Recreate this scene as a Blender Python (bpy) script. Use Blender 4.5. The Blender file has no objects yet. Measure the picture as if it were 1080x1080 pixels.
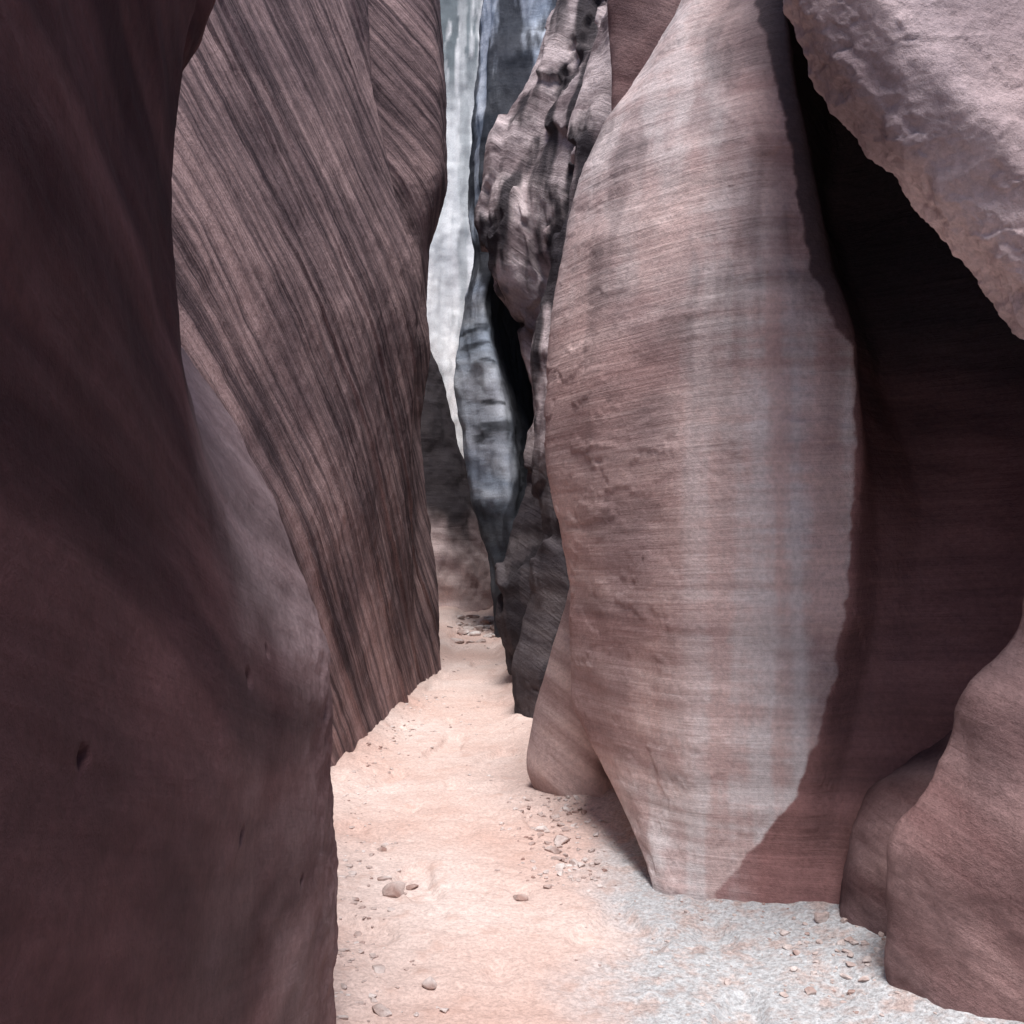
import bpy, math, numpy as np
from mathutils import Vector
rng=np.random.RandomState(7)
sc=bpy.context.scene
PERM=rng.permutation(512); G=rng.randn(512,3); G/=np.linalg.norm(G,axis=1)[:,None]; G=G.astype(np.float32)
def pn(p):
    i=np.floor(p).astype(np.int32); f=(p-i).astype(np.float32); u=f*f*f*(f*(f*6-15)+10)
    r=0
    for dx in(0,1):
        hx=PERM[(i[:,0]+dx)%512]; wx=u[:,0] if dx else 1-u[:,0]; fx=f[:,0]-dx
        for dy in(0,1):
            hy=PERM[(hx+i[:,1]+dy)%512]; wy=wx*(u[:,1] if dy else 1-u[:,1]); fy=f[:,1]-dy
            for dz in(0,1):
                g=G[PERM[(hy+i[:,2]+dz)%512]]
                r=r+wy*(u[:,2] if dz else 1-u[:,2])*(g[:,0]*fx+g[:,1]*fy+g[:,2]*(f[:,2]-dz))
    return r*1.5
def fbm(p,o=4,ridge=False):
    a=1;s=0;t=0
    for k in range(o):
        n=pn(p*(2.03**k)+k*17.3)
        if ridge: n=1-2*np.abs(n)
        s=s+a*n;t+=a;a*=.5
    return s/t
def gsm(a,sig,axis):
    if sig<=0.3: return a
    r=min(int(sig*3)+1,a.shape[axis]-1); k=np.exp(-.5*(np.arange(-r,r+1)/sig)**2); k/=k.sum()
    pad=[(0,0)]*a.ndim; pad[axis]=(r,r)
    b=np.pad(a,pad,mode='reflect',reflect_type='odd'); n=a.shape[axis]; out=np.zeros_like(a)
    for q in range(2*r+1): out+=k[q]*np.take(b,np.arange(q,q+n),axis=axis)
    return out
def sstep(a,b,x):
    t=np.clip((x-a)/(b-a),0,1); return t*t*(3-2*t)
def ribs_surface(ribs,z0,z1,nz,nu,sz=.08,su=.12,dens=None):
    """ribs: vertical profiles [(z,x,y),...] in metres; lofted into a sheet. dens: mesh density per span"""
    zs=np.linspace(z0,z1,nz); R=[]
    for r in ribs:
        r=sorted(r); z=[q[0] for q in r]
        R.append(np.stack([np.interp(zs,z,[q[1] for q in r]),np.interp(zs,z,[q[2] for q in r])],1))
    R=np.array(R)
    d=np.linalg.norm(np.diff(R,axis=0),axis=2).mean(1)
    if dens is not None: d=d*np.array(dens)
    t=np.concatenate([[0],np.cumsum(d)])
    T=np.linspace(0,t[-1],nu); P=np.zeros((nu,nz,3))
    for j in range(nz):
        for c in(0,1): P[:,j,c]=np.interp(T,t,R[:,j,c])
    P[:,:,2]=zs[None]
    P[:,:,:2]=gsm(P[:,:,:2],sz/((z1-z0)/nz),1)
    P[:,:,:2]=gsm(P[:,:,:2],su/(t[-1]/nu),0)
    return P
CP={}
def strata(F,n,freq,seed=0,warp=.25,along=.5,o=4):
    n=np.array(n,float);n/=np.linalg.norm(n)
    s=F@n; w=pn(F*.7+seed)*warp
    q=np.stack([(s+w)*freq,F[:,0]*along+seed,F[:,1]*along*.8+F[:,2]*along*.6],1)
    return fbm(q,o)
def finish(name,P,mat,disp=None,attrs=None):
    nu,nv=P.shape[:2]
    du=np.gradient(P,axis=0);dv=np.gradient(P,axis=1); n=np.cross(du,dv); n/=np.linalg.norm(n,axis=2)[...,None]+1e-9
    F=P.reshape(-1,3); N=n.reshape(-1,3)
    if disp is not None: F=F+N*disp(F)[:,None]
    me=bpy.data.meshes.new(name)
    i=np.arange(nu*nv).reshape(nu,nv)
    q=np.stack([i[:-1,:-1],i[1:,:-1],i[1:,1:],i[:-1,1:]],-1).reshape(-1,4)
    me.vertices.add(len(F)); me.vertices.foreach_set('co',F.astype(np.float32).ravel())
    me.loops.add(q.size); me.loops.foreach_set('vertex_index',q.ravel().astype(np.int32))
    me.polygons.add(len(q)); me.polygons.foreach_set('loop_start',(np.arange(len(q))*4).astype(np.int32))
    me.polygons.foreach_set('loop_total',np.full(len(q),4,np.int32)); me.update(calc_edges=True)
    me.polygons.foreach_set('use_smooth',np.ones(len(q),bool))
    A=dict(attrs or {})
    if mat.name in CP:
        nn,fr,wp,al,seed=CP[mat.name]
        A['bed']=lambda F:np.clip(.5+1.1*strata(F,nn,fr,seed,wp,al,4),0,1)
        A['blotch']=lambda F:np.clip(.5+1.0*fbm(F*1.3+seed*3.7,5),0,1)
    for k,f in A.items():
        a=me.attributes.new(k,'FLOAT','POINT'); a.data.foreach_set('value',np.ascontiguousarray(f(F),dtype=np.float32))
    me.materials.append(mat)
    ob=bpy.data.objects.new(name,me); sc.collection.objects.link(ob); return ob

# ---------------- materials
def nodes(name):
    m=bpy.data.materials.new(name); m.use_nodes=True; nt=m.node_tree
    b=nt.nodes['Principled BSDF']; b.inputs['Roughness'].default_value=.9
    b.inputs['Specular IOR Level'].default_value=.2
    return m,nt,b
class NB:
    def __init__(s,nt): s.nt=nt; s.tc=nt.nodes.new('ShaderNodeTexCoord').outputs['Object']
    def L(s,a,b): s.nt.links.new(a,b)
    def map(s,v,rot=(0,0,0),scale=(1,1,1),loc=(0,0,0)):
        n=s.nt.nodes.new('ShaderNodeMapping'); s.L(v,n.inputs[0]); n.inputs['Rotation'].default_value=rot; n.inputs['Scale'].default_value=scale; n.inputs['Location'].default_value=loc; return n.outputs[0]
    def noise(s,v,scale,detail=5,rough=.6,dist=0,out=0):
        n=s.nt.nodes.new('ShaderNodeTexNoise'); s.L(v,n.inputs['Vector']); n.inputs['Scale'].default_value=scale; n.inputs['Detail'].default_value=detail; n.inputs['Roughness'].default_value=rough; n.inputs['Distortion'].default_value=dist; return n.outputs[out]
    def m(s,op,a,b=0.0,c=None):
        n=s.nt.nodes.new('ShaderNodeMath'); n.operation=op
        for k,x in enumerate((a,b,c)):
            if x is None: continue
            if isinstance(x,(int,float)): n.inputs[k].default_value=x
            else: s.L(x,n.inputs[k])
        return n.outputs[0]
    def rng(s,v,a,b,c=0.,d=1.):
        n=s.nt.nodes.new('ShaderNodeMapRange'); s.L(v,n.inputs[0])
        for k,x in enumerate((a,b,c,d)): n.inputs[k+1].default_value=x
        return n.outputs[0]
    def mix(s,f,a,b,bt='MIX'):
        n=s.nt.nodes.new('ShaderNodeMix'); n.data_type='RGBA'; n.blend_type=bt; n.clamp_factor=True
        for k,x in ((0,f),(6,a),(7,b)):
            if isinstance(x,(int,float)): n.inputs[k].default_value=x
            elif isinstance(x,tuple): n.inputs[k].default_value=x+(1,)
            else: s.L(x,n.inputs[k])
        return n.outputs[2]
    def attr(s,nm):
        n=s.nt.nodes.new('ShaderNodeAttribute'); n.attribute_name=nm; return n.outputs['Fac']
    def bump(s,h,dist,prev=None):
        n=s.nt.nodes.new('ShaderNodeBump'); s.L(h,n.inputs['Height']); n.inputs['Distance'].default_value=dist
        if prev is not None: s.L(prev,n.inputs['Normal'])
        return n.outputs[0]
def sandstone(name,dark,light,bed=((0,0,1),5,.25,.5),rot=(0,0,0),fine=40,along=1.5,contrast=1.,finew=.4,washlightcol=(.6,.6,.62),
              outer=None,blot=.5,bump=1.,grain=1.,varshadecol=None,wash_light=False,seed=1,gc=.5):
    CP[name]=bed+(seed,)
    m,nt,b=nodes(name); N=NB(nt)
    f=N.noise(N.map(N.map(N.tc,rot),scale=(along,along,fine),loc=(seed,7,1)),1,3,.65,.25)
    s=N.m('ADD',N.m('MULTIPLY',N.attr('bed'),1-finew),N.m('MULTIPLY',f,finew))
    s2=N.rng(s,.5-.2/contrast,.5+.2/contrast)
    col=N.mix(s2,dark,light)
    if outer is not None: col=N.mix(N.attr('stain'),N.mix(s2,outer,tuple(x*1.6 for x in outer)),col)
    col=N.mix(blot,col,N.mix(N.rng(N.attr('blotch'),.2,.8),(.42,.38,.42),(1.4,1.34,1.3)),'MULTIPLY')
    if wash_light: col=N.mix(N.attr('wash_light'),col,N.mix(s2,tuple(x*.74 for x in washlightcol),washlightcol))  # mineral wash on the right wall, painted light on the near left one
    if varshadecol: col=N.mix(N.attr('varnish_shade'),col,varshadecol)  # rock varnish, plus shade painted into the hollows
    g=N.noise(N.tc,44,5,.8)
    col=N.mix(gc,col,N.mix(N.rng(g,.32,.68),(.6,.6,.6),(1.38,1.38,1.38)),'MULTIPLY')
    N.L(col,b.inputs['Base Color'])
    h=N.m('ADD',N.m('MULTIPLY',f,.014*bump),N.m('MULTIPLY',g,.009*grain))
    N.L(N.bump(h,1.0),b.inputs['Normal'])
    return m
R=math.radians
M_A=sandstone('dark_sandstone',(.042,.017,.022),(.105,.05,.054),bed=((.1,.3,1),5,.4,.5),rot=(.3,0,0),fine=22,finew=.3,blot=.6,bump=.35,grain=.6,wash_light=True,washlightcol=(.46,.345,.35),seed=1)  # pale second colour is light painted on the flank
M_B=sandstone('crossbedded_sandstone',(.08,.055,.063),(.42,.30,.30),bed=((0,.72,.69),14,.10,.2),rot=(R(46),0,0),fine=70,along=2.2,contrast=1.25,finew=.6,blot=.65,bump=1.1,grain=2.0,seed=2,gc=.7)
M_C=sandstone('washed_sandstone',(.42,.275,.26),(.64,.485,.46),bed=((.05,.05,1),5,.25,.35),rot=(.04,.05,0),fine=42,contrast=1.0,finew=.5,outer=(.21,.115,.11),washlightcol=(.82,.775,.775),wash_light=True,varshadecol=(.075,.062,.068),blot=.55,bump=.45,grain=.8,seed=3)
M_D=sandstone('rough_sandstone',(.46,.35,.35),(.70,.57,.57),bed=((.6,.1,.8),3,.5,.5),fine=10,blot=.55,bump=.8,grain=1.2,finew=.3,seed=4)
M_E=sandstone('red_sandstone',(.17,.10,.10),(.31,.215,.212),bed=((.5,0,.8),4,.5,.6),rot=(0,-.5,0),fine=20,contrast=.8,blot=.95,bump=.7,grain=1.3,seed=5)
M_G=sandstone('varnished_sandstone',(.24,.19,.20),(.68,.59,.60),bed=((.5,.3,.8),5,.4,.5),rot=(.2,-.7,0),fine=24,contrast=1.4,blot=.5,bump=1.5,grain=2,varshadecol=(.022,.02,.026),seed=6)
M_F=sandstone('smooth_sandstone',(.34,.24,.23),(.60,.48,.46),bed=((.6,0,.8),8,.2,.5),rot=(.1,-.6,0),fine=30,blot=.5,bump=.5,seed=7)
M_J=sandstone('stained_sandstone',(.42,.31,.31),(.68,.56,.55),bed=((.3,.2,.8),5,.3,.5),fine=14,blot=.4,bump=.8,varshadecol=(.022,.02,.025),seed=11)
M_H=sandstone('bluish_sandstone',(.30,.36,.45),(.68,.74,.82),bed=((.15,.1,1),2.0,.35,.6),fine=6,contrast=1.0,finew=.25,blot=.6,bump=.8,varshadecol=(.022,.023,.03),seed=8)
M_K=sandstone('pale_streaked_sandstone',(.70,.72,.73),(.88,.88,.88),bed=((1,.2,.03),3,.2,.1),fine=4,blot=.25,bump=.5,varshadecol=(.15,.185,.20),seed=9)
def varn(th=.05,amt=.85,sc_=(2.2,2,.35),seed=0):
    return lambda F: amt*sstep(th-.08,th+.12,fbm(F*np.array(sc_)+seed+.25*pn(F*1.5)[:,None],5))

# ---------------- left near wall
E=[(-.2,-.52),(.1,-.522),(.433,-.514),(.739,-.52),(1.044,-.525),(1.211,-.535),(1.35,-.585),(1.55,-.66),(1.683,-.708),(1.906,-.833),(2.1,-.97),(2.3,-1.03),(2.6,-1.01),(2.88,-.95),(3.1,-.85),(3.5,-.75),(4.2,-1.0)]
def off(E,f): return [(z,)+f(x,z) for z,x in E]
ribsA=[[(z,-1.5,-7) for z in(0,6)],[(z,-1.1,-3) for z in(0,6)],
 [(0,-.75,-.8),(2,-.75,-.8),(4.2,-1.1,-.8)],
 [(0,-.5,.6),(1.6,-.5,.6),(3,-.45,.6),(4.2,-.8,.6)],
 [(0,-.52,1.4),(1.1,-.52,1.4),(1.7,-.56,1.4),(2.3,-.56,1.4),(2.9,-.45,1.4),(4.2,-.8,1.4)],
 [(0,-.54,2.1),(1.1,-.54,2.1),(1.35,-.57,2.1),(1.6,-.63,2.1),(1.9,-.67,2.1),(2.3,-.69,2.1),(2.7,-.64,2.1),(3.1,-.54,2.1),(4.2,-.85,2.1)],
 off(E,lambda x,z:(x,2.55)),off(E,lambda x,z:(x,3.0)),off(E,lambda x,z:(x*1.1-.05,3.25)),
 off(E,lambda x,z:(x-.6,3.8)),off(E,lambda x,z:(x-1.8,4.3))]
P=ribs_surface(ribsA,-.2,4.2,560,520,sz=.035,su=.05,dens=[.1,.25,.6,1,1.3,1.5,1.5,1.5,.6,.3])
du=P[301,200]-P[300,200];dv=P[300,201]-P[300,200]; SGN=-1 if np.cross(du,dv)[0]>0 else 1
def dA(F):
    h=.03*fbm(F*np.array([1.2,1.2,1.8]),4)+.007*fbm(F*6,4)+.006*strata(F,(.1,.3,1),9)
    near=sstep(2.3,2.9,F[:,1])*sstep(1.5,1.2,F[:,2]); h+=near*(.014*fbm(F*9,4,True)-.004)
    fl=sstep(2.0,2.7,F[:,1])*sstep(1.1,1.5,F[:,2]); h+=fl*(.012*fbm(F*7,5)+.008*strata(F,(0,.6,.8),14))
    for y,z,r in((2.0,.97,.014),(1.25,1.30,.011),(2.15,1.25,.018),(2.35,1.28,.012),(2.9,1.03,.018),(1.6,.62,.010),(2.5,.7,.01)):
        d=np.hypot(F[:,1]-y,(F[:,2]-z)); h+=.03*np.exp(-(d/r)**4)*SGN
    return h
def flank_lightA(F):
    # light falling on the upward-sloping flank beside the corner, painted as paler colour
    lim=np.interp(F[:,2],[.9,1.2,1.4,1.7,2.0,2.3,2.6,3.0],[2.8,2.5,2.3,2.15,2.2,2.35,2.55,2.9])
    n=fbm(F*3,5)
    q=sstep(-.2,.35,F[:,1]-lim+.25*n)*sstep(1.0,1.3,F[:,2])*sstep(2.95,2.2,F[:,2])*(.75+.6*strata(F,(0,.6,.8),9,2))
    low=.38*sstep(1.7,.4,F[:,2])*sstep(1.1,2.7,F[:,1])  # paler towards the base
    return np.clip(.95*q+low*(.7+1.2*n),0,1)
finish('canyon_wall',P,M_A,dA,{'wash_light':flank_lightA})
# ---------------- left cross-bedded wall
EB=[(-.2,-.73),(.04,-.73),(.82,-.73),(1.6,-.86),(2.475,-.93),(3.25,-.83),(3.64,-.86),(4.32,-.83),(4.9,-.66),(5.88,-.66),(6.85,-.74),(8,-1.0)]
ribsB=[[(0,-1.5,3.6),(3,-1.95,3.6),(8,-2.9,3.6)],
 [(0,-1.25,5),(1.6,-1.3,5),(3,-1.55,5),(4,-1.8,5),(6,-2.25,5),(8,-2.7,5)],
 [(0,-1.09,6.35),(1.6,-1.12,6.35),(3,-1.3,6.35),(4.8,-1.75,6.35),(6,-2.05,6.35),(8,-2.5,6.35)],
 [(0,-.99,7.5),(1.6,-1,7.5),(3,-1.08,7.5),(4.5,-1.38,7.5),(6,-1.7,7.5),(8,-2.2,7.5)],
 [(0,-.86,9),(1.6,-.9,9),(2.5,-.87,9),(3.3,-.81,9),(3.8,-.85,9),(4.43,-1.02,9),(5.27,-1.2,9),(6.1,-1.25,9),(8,-1.7,9)],
 [(0,-.84,9.4),(1.6,-.95,9.4),(2.5,-.95,9.4),(3.7,-1.0,9.4),(4.4,-1.28,9.4),(5.3,-1.45,9.4),(6.1,-1.5,9.4),(8,-1.7,9.4)],
 [(z,x-.05,10.1) for z,x in EB],
 [(z,x,10.5) for z,x in EB],[(z,x*1.06-.1,11) for z,x in EB],[(z,x-1.6,12) for z,x in EB]]
P=ribs_surface(ribsB,-.2,8,560,680,sz=.06,su=.06,dens=[.7,1.2,1.2,1.1,1,1,1,.6,.3])
def dB(F):
    s=strata(F,(0,.72,.69),14,3,.10,.2); s2=strata(F,(0,.72,.69),2.0,9,.15,.2,2)
    crack=sstep(.25,.45,strata(F,(0,.72,.69),5,19,.1,.6,3))
    return .012*s+.03*s2+.03*fbm(F*.8,3)+.011*fbm(F*np.array([9,6,6]),4)+.02*crack
finish('canyon_wall',P,M_B,dB)
# ---------------- right washed wall with alcove
c1=[(0,.615,4.43),(.164,.54,4.7),(.396,.41,5),(.613,.30,5.2),(1.215,.30,5.2),(1.504,.235,5.2),(1.84,.16,5.2),(2.13,.155,5.2),(2.563,.18,5.2),(2.948,.23,5.2),(3.285,.325,5.2),(3.574,.465,5.2),(3.815,.65,5.2),(4.2,.86,5.2),(5.2,1.3,5.3),(7,2.1,5.5)]
ribsC=[[(z,x+1.1,6.6) for z,x,y in c1],[(z,x*1.08+.12,y+.4) for z,x,y in c1],c1,
 [(0,.66,4.36),(.4,.52,4.68),(.7,.48,4.78),(1.5,.42,4.8),(2.1,.36,4.8),(2.9,.42,4.85),(3.6,.62,4.95),(4.2,.95,5.0),(5.2,1.4,5.1),(7,2.2,5.4)],
 [(0,.8,4.3),(.6,.74,4.32),(1.6,.72,4.32),(2.5,.74,4.42),(3.2,.82,4.6),(3.8,.95,4.8),(4.4,1.15,5.0),(5.2,1.6,5.15),(7,2.3,5.4)],
 [(0,.98,4.22),(.6,1.05,4.2),(1.6,1.1,4.15),(2.5,1.08,4.25),(3.2,1.06,4.45),(3.8,1.12,4.65),(4.4,1.3,4.85),(5.2,1.7,5),(7,2.4,5.3)],
 [(0,1.1,4.15),(.5,1.22,4.16),(1.2,1.38,4.15),(1.8,1.43,4.15),(2.3,1.42,4.2),(2.64,1.35,4.35),(3.3,1.29,4.5),(4,1.24,4.65),(5.2,1.8,5),(7,2.5,5.3)],
 [(0,1.2,4.12),(.5,1.36,4.2),(1.2,1.56,4.35),(1.8,1.6,4.5),(2.3,1.56,4.75),(3.3,1.45,5.1),(4,1.4,5.2),(5.2,1.9,5.2),(7,2.6,5.3)],
 [(0,1.3,4.05),(.8,1.62,4.2),(1.6,1.85,4.6),(2.3,1.9,5.3),(3.3,1.85,6),(4,1.9,6),(5.2,2,5.4),(7,2.7,5.4)],
 [(0,1.5,3.95),(.8,1.85,4.0),(1.6,2.25,4.3),(2.3,2.6,4.9),(3.3,2.7,5.4),(5.2,2.5,5.2),(7,2.8,5.2)],
 [(0,2.1,3.4),(1.6,2.4,3.5),(2.3,2.7,3.7),(5.2,2.8,4),(7,2.9,4)],
 [(0,2.6,2),(7,3,2)]]
P=ribs_surface(ribsC,-.15,7,640,640,sz=.05,su=.05,dens=[.5,1,1.5,1.5,1.5,1.5,1.5,1,.8,.5,.4])
zb=[0,.05,.43,.82,1.37,1.83,2.28,2.36,2.62,2.98,3.3,3.95,7]; xb=[.85,.88,1.15,1.29,1.37,1.40,1.40,1.34,1.26,1.23,1.20,1.12,2.2]
def bndC(F): return np.interp(F[:,2],zb,xb)+.035*fbm(F*np.array([6,6,9]),4)+.008*fbm(F*30,3)
def stainC(F):
    return sstep(-.010,.010,bndC(F)-F[:,0])*(F[:,1]<6.4)
def washC(F):
    d=bndC(F)-F[:,0]
    vs=fbm(F*np.array([9,5,.22])+.2*pn(F*2)[:,None],5); hb=fbm(F*np.array([.8,.8,22]),5); bl=fbm(F*3.5+7,5)
    st=sstep(-.3,.25,vs+.45*hb+.5*bl)
    w=sstep(.80,.30,d+.25*vs+.15*bl)*sstep(-.008,.008,d)*sstep(3.3,2.1,F[:,2]+.3*bl)
    w2=sstep(.2,.04,np.abs(F[:,0]-.84+.05*vs))*sstep(3.9,3,F[:,2])*.5
    w3=.5*sstep(2.1,3.4,F[:,2]+.7*fbm(F*1.5,4))*sstep(.1,.3,d)
    return np.clip(np.maximum(np.maximum(w,w2)*(.2+.65*st),w3*(.4+.6*st)),0,.85)
def dC(F):
    s=strata(F,(.06,.05,1),7,5,.2,.4)
    fl=fbm(F*np.array([2.2,2.2,3.6])+11,5); ledge=.005*sstep(-.01,.015,fl-.15)+.003*sstep(-.01,.015,fl+.2)
    pit=sstep(.42,.55,fbm(F*np.array([9,9,12])+40,2))
    return .006*s+.035*fbm(F*1.1,3)+.007*fbm(F*np.array([4,4,6]),5)+.0025*strata(F,(.06,.05,1),30,2,.1,1.)+ledge*sstep(6.3,6.0,F[:,1])+.004*pit
def varshadeC(F):
    vs=fbm(F*np.array([5,4,.5])+55+.3*pn(F*2)[:,None],5)
    a=.42*sstep(.0,.3,fbm(F*np.array([1.7,1.5,.9])+31,5))*sstep(1.5,2.6,F[:,2])+.22*sstep(.1,.35,fbm(F*np.array([1.2,1.2,5])+3,5))+.35*sstep(.05,.3,vs)*sstep(1.2,2.6,F[:,2])
    st=stainC(F); al=.88*sstep(1.7,2.6,F[:,2]+.3*fbm(F*2,4))  # al: shade of the upper alcove, painted into the rock colour
    return np.clip(np.clip(a,0,.55)*st+(1-st)*al,0,.9)
finish('canyon_wall',P,M_C,dC,{'stain':stainC,'wash_light':washC,'varnish_shade':varshadeC})
# ---------------- overhanging boulder
edge=np.array([(1.15,4.4,5.0),(.86,3.4,3.8),(.80,3.08,3.3),(.81,3,3.13),(.88,3,2.96),(1.03,3,2.74),(1.18,3,2.57),(1.32,3,2.41),(1.43,3,2.28),(1.52,3,2.15),(1.75,2.95,1.9),(2.1,2.9,1.75),(2.6,2.9,1.7)])
offs=np.array([(.9,2.6,1.7),(.35,1.2,.8),(.1,.4,.22),(.03,.16,.02),(.02,.0,.05),(.10,-.10,.19),(.3,.0,.5),(.6,.35,1.0),(1.1,1.1,1.6),(1.6,2.4,1.9)])
C=edge[:,None,:]+offs[None]
def resamp(C,nu,nv,su=4,sv=4):
    a=np.linspace(0,1,C.shape[0]);b=np.linspace(0,1,C.shape[1])
    A=np.linspace(0,1,nu);B=np.linspace(0,1,nv)
    X=np.zeros((nu,C.shape[1],3))
    for j in range(C.shape[1]):
        for c in range(3): X[:,j,c]=np.interp(A,a,C[:,j,c])
    Y=np.zeros((nu,nv,3))
    for i in range(nu):
        for c in range(3): Y[i,:,c]=np.interp(B,b,X[i,:,c])
    return gsm(gsm(Y,su,0),sv,1)
P=resamp(C,460,400,6,4)
def dD(F):
    fl=fbm(F*np.array([2.5,2.5,4])+4,5)
    lip=sstep(.35,.0,F[:,2]-np.interp(F[:,0],[.8,.88,1.03,1.18,1.32,1.52,1.75],[3.2,2.96,2.74,2.57,2.41,2.15,1.9]))
    return .04*fbm(F*2.0,4)+.014*fbm(F*6,5)+.004*fbm(F*22,3)+.006*sstep(-.01,.02,fl)+lip*(.035*fbm(F*7,4,True)-.01)
finish('overhanging_boulder',P,M_D,dD)
# ---------------- lower right boulders
e1=[(-.15,1.23),(.06,1.24),(.36,1.285),(.48,1.34),(.56,1.42),(.72,1.68),(.9,1.95),(1.3,2.3)]
r=[[(z,x+.7,4.5) for z,x in e1],[(z,x+.1,4.15) for z,x in e1],[(z,x,3.95) for z,x in e1],[(z,x+.12,3.72) for z,x in e1],[(z,x+.5,3.5) for z,x in e1],[(z,x+1.2,3.4) for z,x in e1]]
finish('sandstone_boulder',ribs_surface(r,-.15,1.3,200,300,.04,.06),M_E,lambda F:.05*fbm(F*2,4)+.012*fbm(F*7,5)+.006*strata(F,(.6,0,1),8))
e2=[(-.15,1.24),(.07,1.235),(.34,1.255),(.5,1.265),(.62,1.30),(.74,1.36),(.844,1.44),(1.1,1.575),(1.317,1.69),(1.7,1.95),(2.3,2.3),(3.2,2.9)]
r=[[(z,x+.8,4.1) for z,x in e2],[(z,x+.12,3.62) for z,x in e2],[(z,x,3.42) for z,x in e2],[(z,x+.14+.0*z,3.2) for z,x in e2],[(z,x+.42,2.95) for z,x in e2],[(z,x+.8,2.5) for z,x in e2],[(z,1.9+.25*z,1) for z,x in e2],[(z,1.6+.3*z,-3) for z,x in e2],[(z,1.5,-7) for z,x in e2]]
def dE(F):
    n=np.array([.8,-.2,.45]); s=F@n+.12*fbm(F*1.5,3)
    flute=np.sin(s*13+1.5)*.022   # smooth water-cut flutes running down the rock
    return .08*fbm(F*1.6,3)+.020*fbm(F*5,5)+flute*sstep(.1,.6,F[:,2])
finish('canyon_wall',ribs_surface(r,-.15,3.2,340,480,.04,.05,dens=[1,1.4,1.5,1.5,1.5,.7,.2,.1]),M_E,dE)
# ---------------- small leaning fin
e=[(-.15,.15),(.0,.11),(.08,.07),(.176,.058),(.418,.10),(.794,.215),(1.224,.335),(1.7,.5),(2.4,.7)]
r=[[(z,x+.6,6.9) for z,x in e],[(z,x+.1,6.15) for z,x in e],[(z,x,5.9) for z,x in e],[(z,x+.16,5.68) for z,x in e],[(z,x+.4,5.6) for z,x in e],[(z,x+.6,5.85) for z,x in e],[(z,x+1.1,6.2) for z,x in e]]
finish('leaning_rock',ribs_surface(r,-.15,2.4,220,220,.03,.05),M_F,lambda F:.02*fbm(F*2,3)+.006*fbm(F*9,3)+.010*strata(F,(.8,0,.6),9))
# ---------------- far fins, right side
g0=[(0,.8),(3.4,.72),(4.32,.66),(5.1,.62),(7.5,1.1)]
r=[[(z,x+.9,8) for z,x in g0],[(z,x+.1,7.3) for z,x in g0],[(z,x,7) for z,x in g0],[(z,x+.35,6.8) for z,x in g0],[(z,x+2,6.5) for z,x in g0]]
finish('canyon_wall',ribs_surface(r,-.1,7.5,280,200,.08,.08),M_E,lambda F:.06*fbm(F*1.2,4)+.015*fbm(F*5,4))
g1=[(-.1,.148),(.0,.148),(.415,.12),(1,.22),(1.45,.26),(2.04,.22),(2.49,.26),(2.86,.24),(3.38,.37),(3.97,.44),(4.49,.52),(5.16,.67),(5.6,.74),(8,1.4)]
r=[[(z,x+.3,8.9) for z,x in g1],[(z,x+.06,8.25) for z,x in g1],[(z,x,8) for z,x in g1],[(z,x+.14,7.75) for z,x in g1],[(z,x+.3,7.7) for z,x in g1],[(z,x+.4,7.4) for z,x in g1],[(z,x+1.3,7.1) for z,x in g1]]
def dG(F):
    fl=fbm(F*np.array([1.6,1.6,1.1])+2,4)
    return .08*fbm(F*1.3,4)+.045*fbm(F*np.array([3,3,.9]),5,True)+.03*strata(F,(.5,.3,.8),4)+.010*fbm(F*9,3)+.07*sstep(-.02,.03,fl)
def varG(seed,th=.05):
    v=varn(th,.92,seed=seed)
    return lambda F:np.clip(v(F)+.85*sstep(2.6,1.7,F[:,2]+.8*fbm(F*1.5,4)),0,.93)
finish('canyon_wall',ribs_surface(r,-.1,8,440,280,.04,.04),M_G,dG,{'varnish_shade':varG(0,.02)})
g2=[(-.1,.044),(0,.044),(.63,-.088),(.98,-.114),(1.42,.044),(2.13,.19),(2.48,.28),(2.83,.25),(3.36,.11),(3.8,-.16),(4.4,-.27),(5.03,-.13),(5.56,.176),(6.35,.44),(8.5,1.0)]
r=[[(z,x+1,10.8) for z,x in g2],[(z,x+.15,9.9) for z,x in g2],[(z,x,9.5) for z,x in g2],[(z,x+.16,9.2) for z,x in g2],[(z,x+.4,9.1) for z,x in g2],[(z,x+.7,8.7) for z,x in g2],[(z,x+1.6,8.4) for z,x in g2]]
finish('canyon_wall',ribs_surface(r,-.1,8.5,440,280,.05,.05),M_G,dG,{'varnish_shade':varG(5,.0)})
h=[(-.1,-.2),(.15,-.22),(.88,-.24),(1.72,-.48),(2.44,-.66),(3.29,-.70),(4.13,-.6),(4.73,-.445),(5.7,-.52),(6.9,-.48),(8.1,-.36),(10.5,.1)]
def cav(z,a,b): return a+(b-a)*float(sstep(5.4,4.6,z)*sstep(1.2,2.0,z))
hz=[(float(z),float(np.interp(z,[q[0] for q in h],[q[1] for q in h]))) for z in np.linspace(-.1,10.5,40)]
cx=lambda z:float(np.interp(z,[1.5,2.0,2.4,3,3.6,4.4,4.9],[.1,.1,.06,0.,-.2,-.3,-.35]))
r=[[(z,x+1,14.8) for z,x in hz],[(z,x+.1,13.3) for z,x in hz],[(z,x,13) for z,x in hz],
   [(z,max(x+.2,cx(z)-.12),12.6) for z,x in hz],[(z,max(x+.4,cx(z)+.1),cav(z,12.5,14.0)) for z,x in hz],[(z,x+1.2,cav(z,12.4,15.5)) for z,x in hz],[(z,x+2.2,12) for z,x in hz]]
vh=varn(-.05,.88,(3,3,.35),9)
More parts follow.
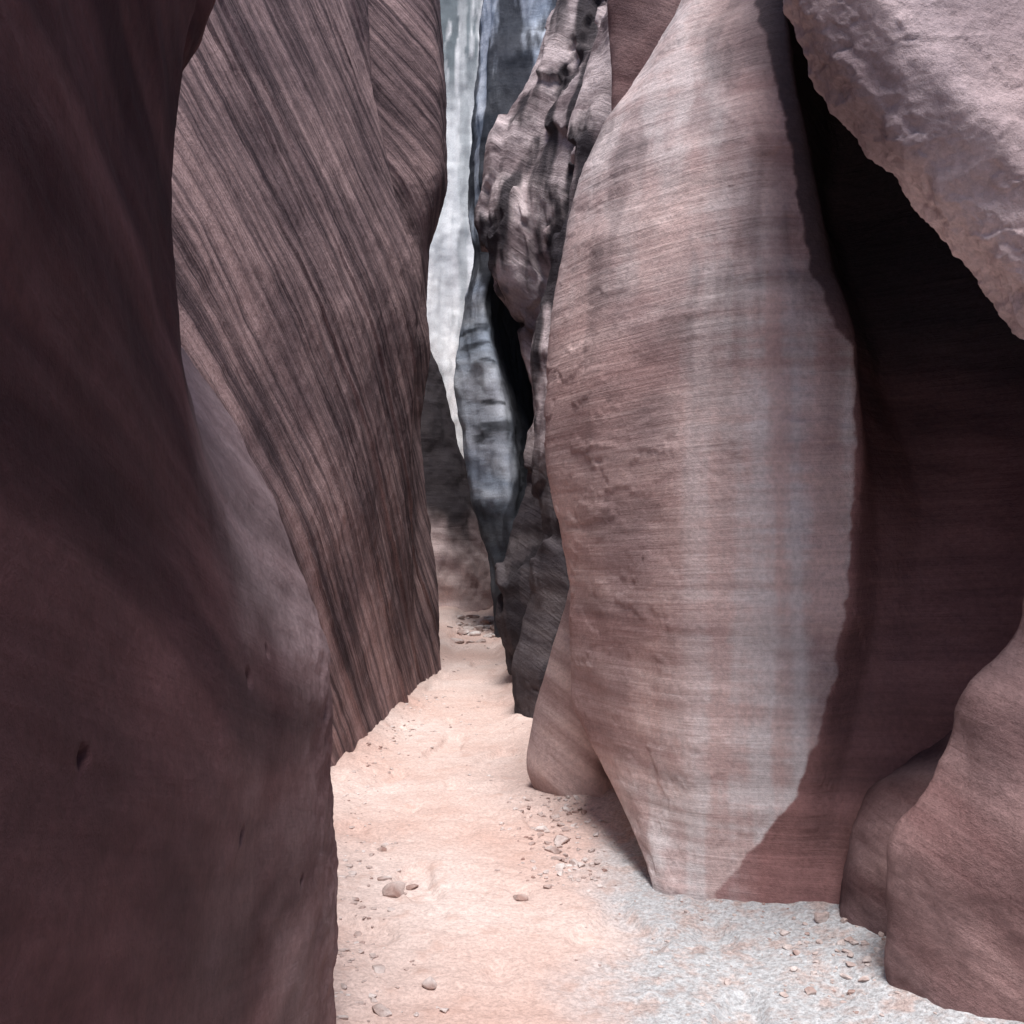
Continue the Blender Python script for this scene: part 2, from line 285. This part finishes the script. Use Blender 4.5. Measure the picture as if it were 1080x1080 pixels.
def varshadeH(F):
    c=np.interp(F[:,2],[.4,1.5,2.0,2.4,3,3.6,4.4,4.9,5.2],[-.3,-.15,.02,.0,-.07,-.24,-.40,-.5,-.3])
    a=sstep(-.02,.06,F[:,0]-c+.06*fbm(F*3,3))*sstep(5.6,5,F[:,2])  # a: dark shade of the hollow, painted over the fin's colour
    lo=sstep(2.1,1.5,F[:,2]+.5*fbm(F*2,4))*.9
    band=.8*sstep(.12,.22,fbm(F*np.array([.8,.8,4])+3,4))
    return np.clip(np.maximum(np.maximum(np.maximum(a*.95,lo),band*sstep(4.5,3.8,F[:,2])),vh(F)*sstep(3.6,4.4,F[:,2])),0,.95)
finish('canyon_wall',ribs_surface(r,-.1,10.5,420,240,.08,.06),M_H,lambda F:.09*fbm(F*np.array([1.3,1.3,.7]),4)+.06*fbm(F*np.array([3.5,3.5,1.0]),5,True)+.02*strata(F,(.15,0,1),3,8,.15,.2),{'varnish_shade':varshadeH})
j=[(-.1,-.2),(0,-.2),(.77,-.2),(1.53,-.36),(2.16,-.58),(2.85,-.82),(3.3,-.97),(3.8,-1.12),(4.5,-1.3),(5.2,-1.7),(6,-2.2),(8,-2.8)]
r=[[(z,x-1,17) for z,x in j],[(z,x-.1,15.4) for z,x in j],[(z,x,15) for z,x in j],[(z,x-.4,14.6) for z,x in j],[(z,x-2.5,14) for z,x in j]]
finish('canyon_wall',ribs_surface(r,-.1,8,380,220,.08,.08),M_J,lambda F:.12*fbm(F*1.3,4)+.07*fbm(F*np.array([3,3,1.0]),4),{'varnish_shade':lambda F:.95*sstep(.9,1.7,F[:,2]+.9*fbm(F*np.array([2,2,.6]),4))})
k=[[(z,-7,19) for z in(0,17)],[(z,-2,21) for z in(0,17)],[(z,0,22) for z in(0,17)],[(z,3,20) for z in(0,17)],[(z,8,17) for z in(0,17)]]
vk=varn(.06,.45,(3.5,2,.10),2); vk2=varn(-.12,.9,(4.5,3,.2),12)
finish('canyon_wall',ribs_surface(k,-.1,15,300,400,.3,.6),M_K,lambda F:.25*fbm(F*np.array([.9,.9,.2]),4)+.04*fbm(F*3,4)+.07*fbm(F*np.array([3.5,3.5,.4]),4,True),{'varnish_shade':lambda F:np.maximum(vk(F),vk2(F)*sstep(9.6,11.2,F[:,2]+1.2*fbm(F*np.array([1.5,1.5,.4]),3)))})
k=[[(z,-4,-9) for z in(0,7)],[(z,0,-8) for z in(0,7)],[(z,4,-9) for z in(0,7)]]
finish('canyon_wall',ribs_surface(k,-.1,4,100,160,.3,.6),M_E,lambda F:.2*fbm(F*.8,4))

# ---------------- sand floor
m,nt,b=nodes('pale_sand'); N=NB(nt)
gr=N.noise(N.tc,60,5,.8); md=N.noise(N.tc,8,5,.65)
col=N.mix(N.attr('tone'),(.62,.43,.37),(.76,.63,.58))
gv=N.m('MULTIPLY',N.attr('gravel'),N.rng(md,.38,.52,.3,1))
col=N.mix(gv,col,(.71,.735,.755))
spk=N.m('ADD',.6,N.m('MULTIPLY',N.attr('gravel'),.4))
col=N.mix(spk,col,N.mix(N.rng(gr,.34,.62),(.5,.48,.48),(1.15,1.15,1.15)),'MULTIPLY')
col=N.mix(N.m('MULTIPLY',N.rng(md,.55,.70),.5),col,(.52,.34,.28))
N.L(col,b.inputs['Base Color'])
hh=N.m('ADD',N.m('MULTIPLY',md,.025),N.m('MULTIPLY',gr,N.m('ADD',.005,N.m('MULTIPLY',N.attr('gravel'),.008))))
N.L(N.bump(hh,1.0),b.inputs['Normal'])
xs=np.concatenate([np.linspace(-8,-1.6,30)[:-1],np.linspace(-1.6,2.2,360),np.linspace(2.2,8,30)[1:]])
ys=np.concatenate([np.linspace(-10,2.4,60)[:-1],np.linspace(2.4,9,560),np.linspace(9,23,200)[1:]])
P=np.zeros((len(xs),len(ys),3));P[:,:,0]=xs[:,None];P[:,:,1]=ys[None]
def hfl(F):
    h=.035*fbm(F*.9,4)+.016*fbm(F*4.5,4)+.010*fbm(F*14,4)
    foot=pn(F*np.array([3.4,2.4,1])+5); h-=.035*sstep(.2,.45,foot)
    cx=np.interp(F[:,1],[0,3.2,4.4,5.8,8,10,15],[.35,.3,.1,-.4,-.45,-.4,-.5])
    wd=np.interp(F[:,1],[0,4,6,8,15],[.8,.9,.55,.4,.2])
    h+=.08*sstep(wd*.7,wd*1.5,np.abs(F[:,0]-cx)+.1*fbm(F*3,3))-.02
    h+=.22*sstep(12.5,15,F[:,1])
    return h
finish('sand_path',P,m,hfl,{'gravel':lambda F:sstep(.0,.35,F[:,0]-.05*F[:,1]+.35*fbm(F*1.5,4))*sstep(6.2,4.6,F[:,1]),'tone':lambda F:np.clip(.5+1.2*fbm(F*1.1+3,5),0,1)})

# ---------------- stones scattered on the floor (one object)
import bmesh
def stones(name,items,mat):
    t=bmesh.new(); bmesh.ops.create_icosphere(t,subdivisions=3,radius=1); V=np.array([v.co[:] for v in t.verts]); Fc=np.array([[v.index for v in f.verts] for f in t.faces]); t.free()
    Va=[];Fa=[];o=0
    for kk,(x,y,s,fl) in enumerate(items):
        W=V.copy()
        for q in range(9):
            d=rng.randn(3);d/=np.linalg.norm(d);c=.45+.3*rng.rand();pr=W@d; W-=np.maximum(pr-c,0)[:,None]*d
        W*=1+.12*pn(W*1.5+kk*3.1)[:,None]
        W*=np.array([1+.4*rng.rand(),.8+.3*rng.rand(),fl])*s
        a=rng.rand()*6.28; Rm=np.array([[math.cos(a),-math.sin(a),0],[math.sin(a),math.cos(a),0],[0,0,1]])
        W=W@Rm.T; z=hfl(np.array([[x,y,0.]]))[0]
        Va.append(W+np.array([x,y,z+s*fl*.3]));Fa.append(Fc+o);o+=len(V)
    V2=np.concatenate(Va);F2=np.concatenate(Fa)
    me=bpy.data.meshes.new(name);me.from_pydata(V2.tolist(),[],F2.tolist());me.materials.append(mat)
    ob=bpy.data.objects.new(name,me);sc.collection.objects.link(ob)
ms,nt,b=nodes('stone');N=NB(nt);a=N.noise(N.tc,6,2,.6);g=N.noise(N.tc,60,4,.7)
c=N.mix(N.rng(a,.35,.65),(.34,.22,.19),(.75,.68,.65));c=N.mix(.6,c,N.mix(N.rng(g,.3,.7),(.6,.6,.6),(1.2,1.2,1.2)),'MULTIPLY');N.L(c,b.inputs['Base Color']);N.L(N.bump(g,.006),b.inputs['Normal'])
it=[(-.50,4.34,.055,.65),(-.44,4.5,.03,.5),(-.56,4.52,.03,.5),(.03,4.3,.036,.5),(-.28,3.49,.035,.5),(-.42,3.3,.035,.5),(-.47,3.6,.03,.5),(-.62,4.9,.025,.5),(1.2,3.95,.035,.7),(.2,4.9,.04,.5),(.25,5.05,.05,.5),(.16,5.2,.04,.5),(.3,4.8,.04,.5),(.22,4.7,.03,.5)]
for _ in range(260):
    y=3.0+6*rng.rand()**1.2; x0=np.interp(y,[3,4.3,6.35,10],[-.55,-.75,-1.05,-.75]); it.append((x0+abs(rng.randn())*.15+.02,y,.005+.014*rng.rand()**2,.5))
for _ in range(200):
    y=3.2+1.1*rng.rand(); it.append((.2+1.2*rng.rand(),y,.003+.007*rng.rand()**2,.5))
for _ in range(260):
    y=4.4+1.4*rng.rand(); it.append((.25+.13*rng.randn(),y,.005+.018*rng.rand()**2,.6))
for _ in range(90):
    y=5+9*rng.rand(); it.append((np.interp(y,[5,8,10,15],[0,-.3,-.3,-.3])+.3*rng.randn(),y,.006+.014*rng.rand()**2,.5))
for _ in range(50):
    y=12.6+1.6*rng.rand(); it.append((-.4+.25*rng.randn(),y,.03+.09*rng.rand()**2,.5))
for _ in range(80):
    it.append((1.2+.15*rng.randn(),3.4+.6*rng.rand(),.006+.018*rng.rand()**2,.6))
stones('loose_stones',it,ms)
# ---------------- plateau above the canyon, both sides
def rim(name,pts,z):
    nu=80;A=np.array(pts,float);ys_=np.linspace(-30,40,160);xi=np.interp(ys_,A[:,1],A[:,0]);xo=40*np.sign(xi[0])
    zi=np.interp(ys_,A[:,1],A[:,2])
    P=np.zeros((nu,160,3))
    for i in range(nu):
        t=(i/(nu-1))**2;P[i,:,0]=xi*(1-t)+xo*t;P[i,:,1]=ys_;P[i,:,2]=zi*(1-t)+z*t
    finish(name,P,M_E,lambda F:.25*fbm(F*.3,4))
rim('mesa_top',[(-4,-30,4.2),(-1.6,-6,4.2),(-1.3,2,4.1),(-1.9,3.6,4.3),(-3.0,4.2,7),(-2.7,8,7.2),(-2.4,12,7.2),(-4,18,8),(-4,40,8)],7)
rim('mesa_top',[(4,-30,3.5),(2.8,-6,3.3),(3.0,2,3.6),(3.0,4,6.2),(2.9,8,7),(2.9,13,8),(4,18,8),(4,40,8)],7)

# ---------------- light
w=bpy.data.worlds.new('World');sc.world=w;w.use_nodes=True;nt=w.node_tree
d=Vector((.04,-.42,1)).normalized()
sky=nt.nodes.new('ShaderNodeTexSky');sky.sky_type='NISHITA';sky.sun_disc=False
sky.sun_elevation=math.asin(d.z);sky.sun_rotation=math.atan2(d.x,d.y)
nt.links.new(sky.outputs[0],nt.nodes['Background'].inputs[0]);nt.nodes['Background'].inputs[1].default_value=.15
sl=bpy.data.lights.new('sun','SUN');sl.energy=5;sl.angle=math.radians(22);sl.color=(1,.955,.93)
so=bpy.data.objects.new('sun',sl);so.rotation_euler=(-d).to_track_quat('-Z','Y').to_euler();so.location=(0,0,20);sc.collection.objects.link(so)
cam=bpy.data.cameras.new('camera');co=bpy.data.objects.new('camera',cam);sc.collection.objects.link(co)
co.location=(0,0,1.6);co.rotation_euler=(math.radians(90),0,0);cam.lens=36;cam.sensor_width=36;cam.clip_start=.05;cam.clip_end=500
sc.camera=co
sc.view_settings.view_transform='Standard';sc.view_settings.look='None';sc.view_settings.exposure=0
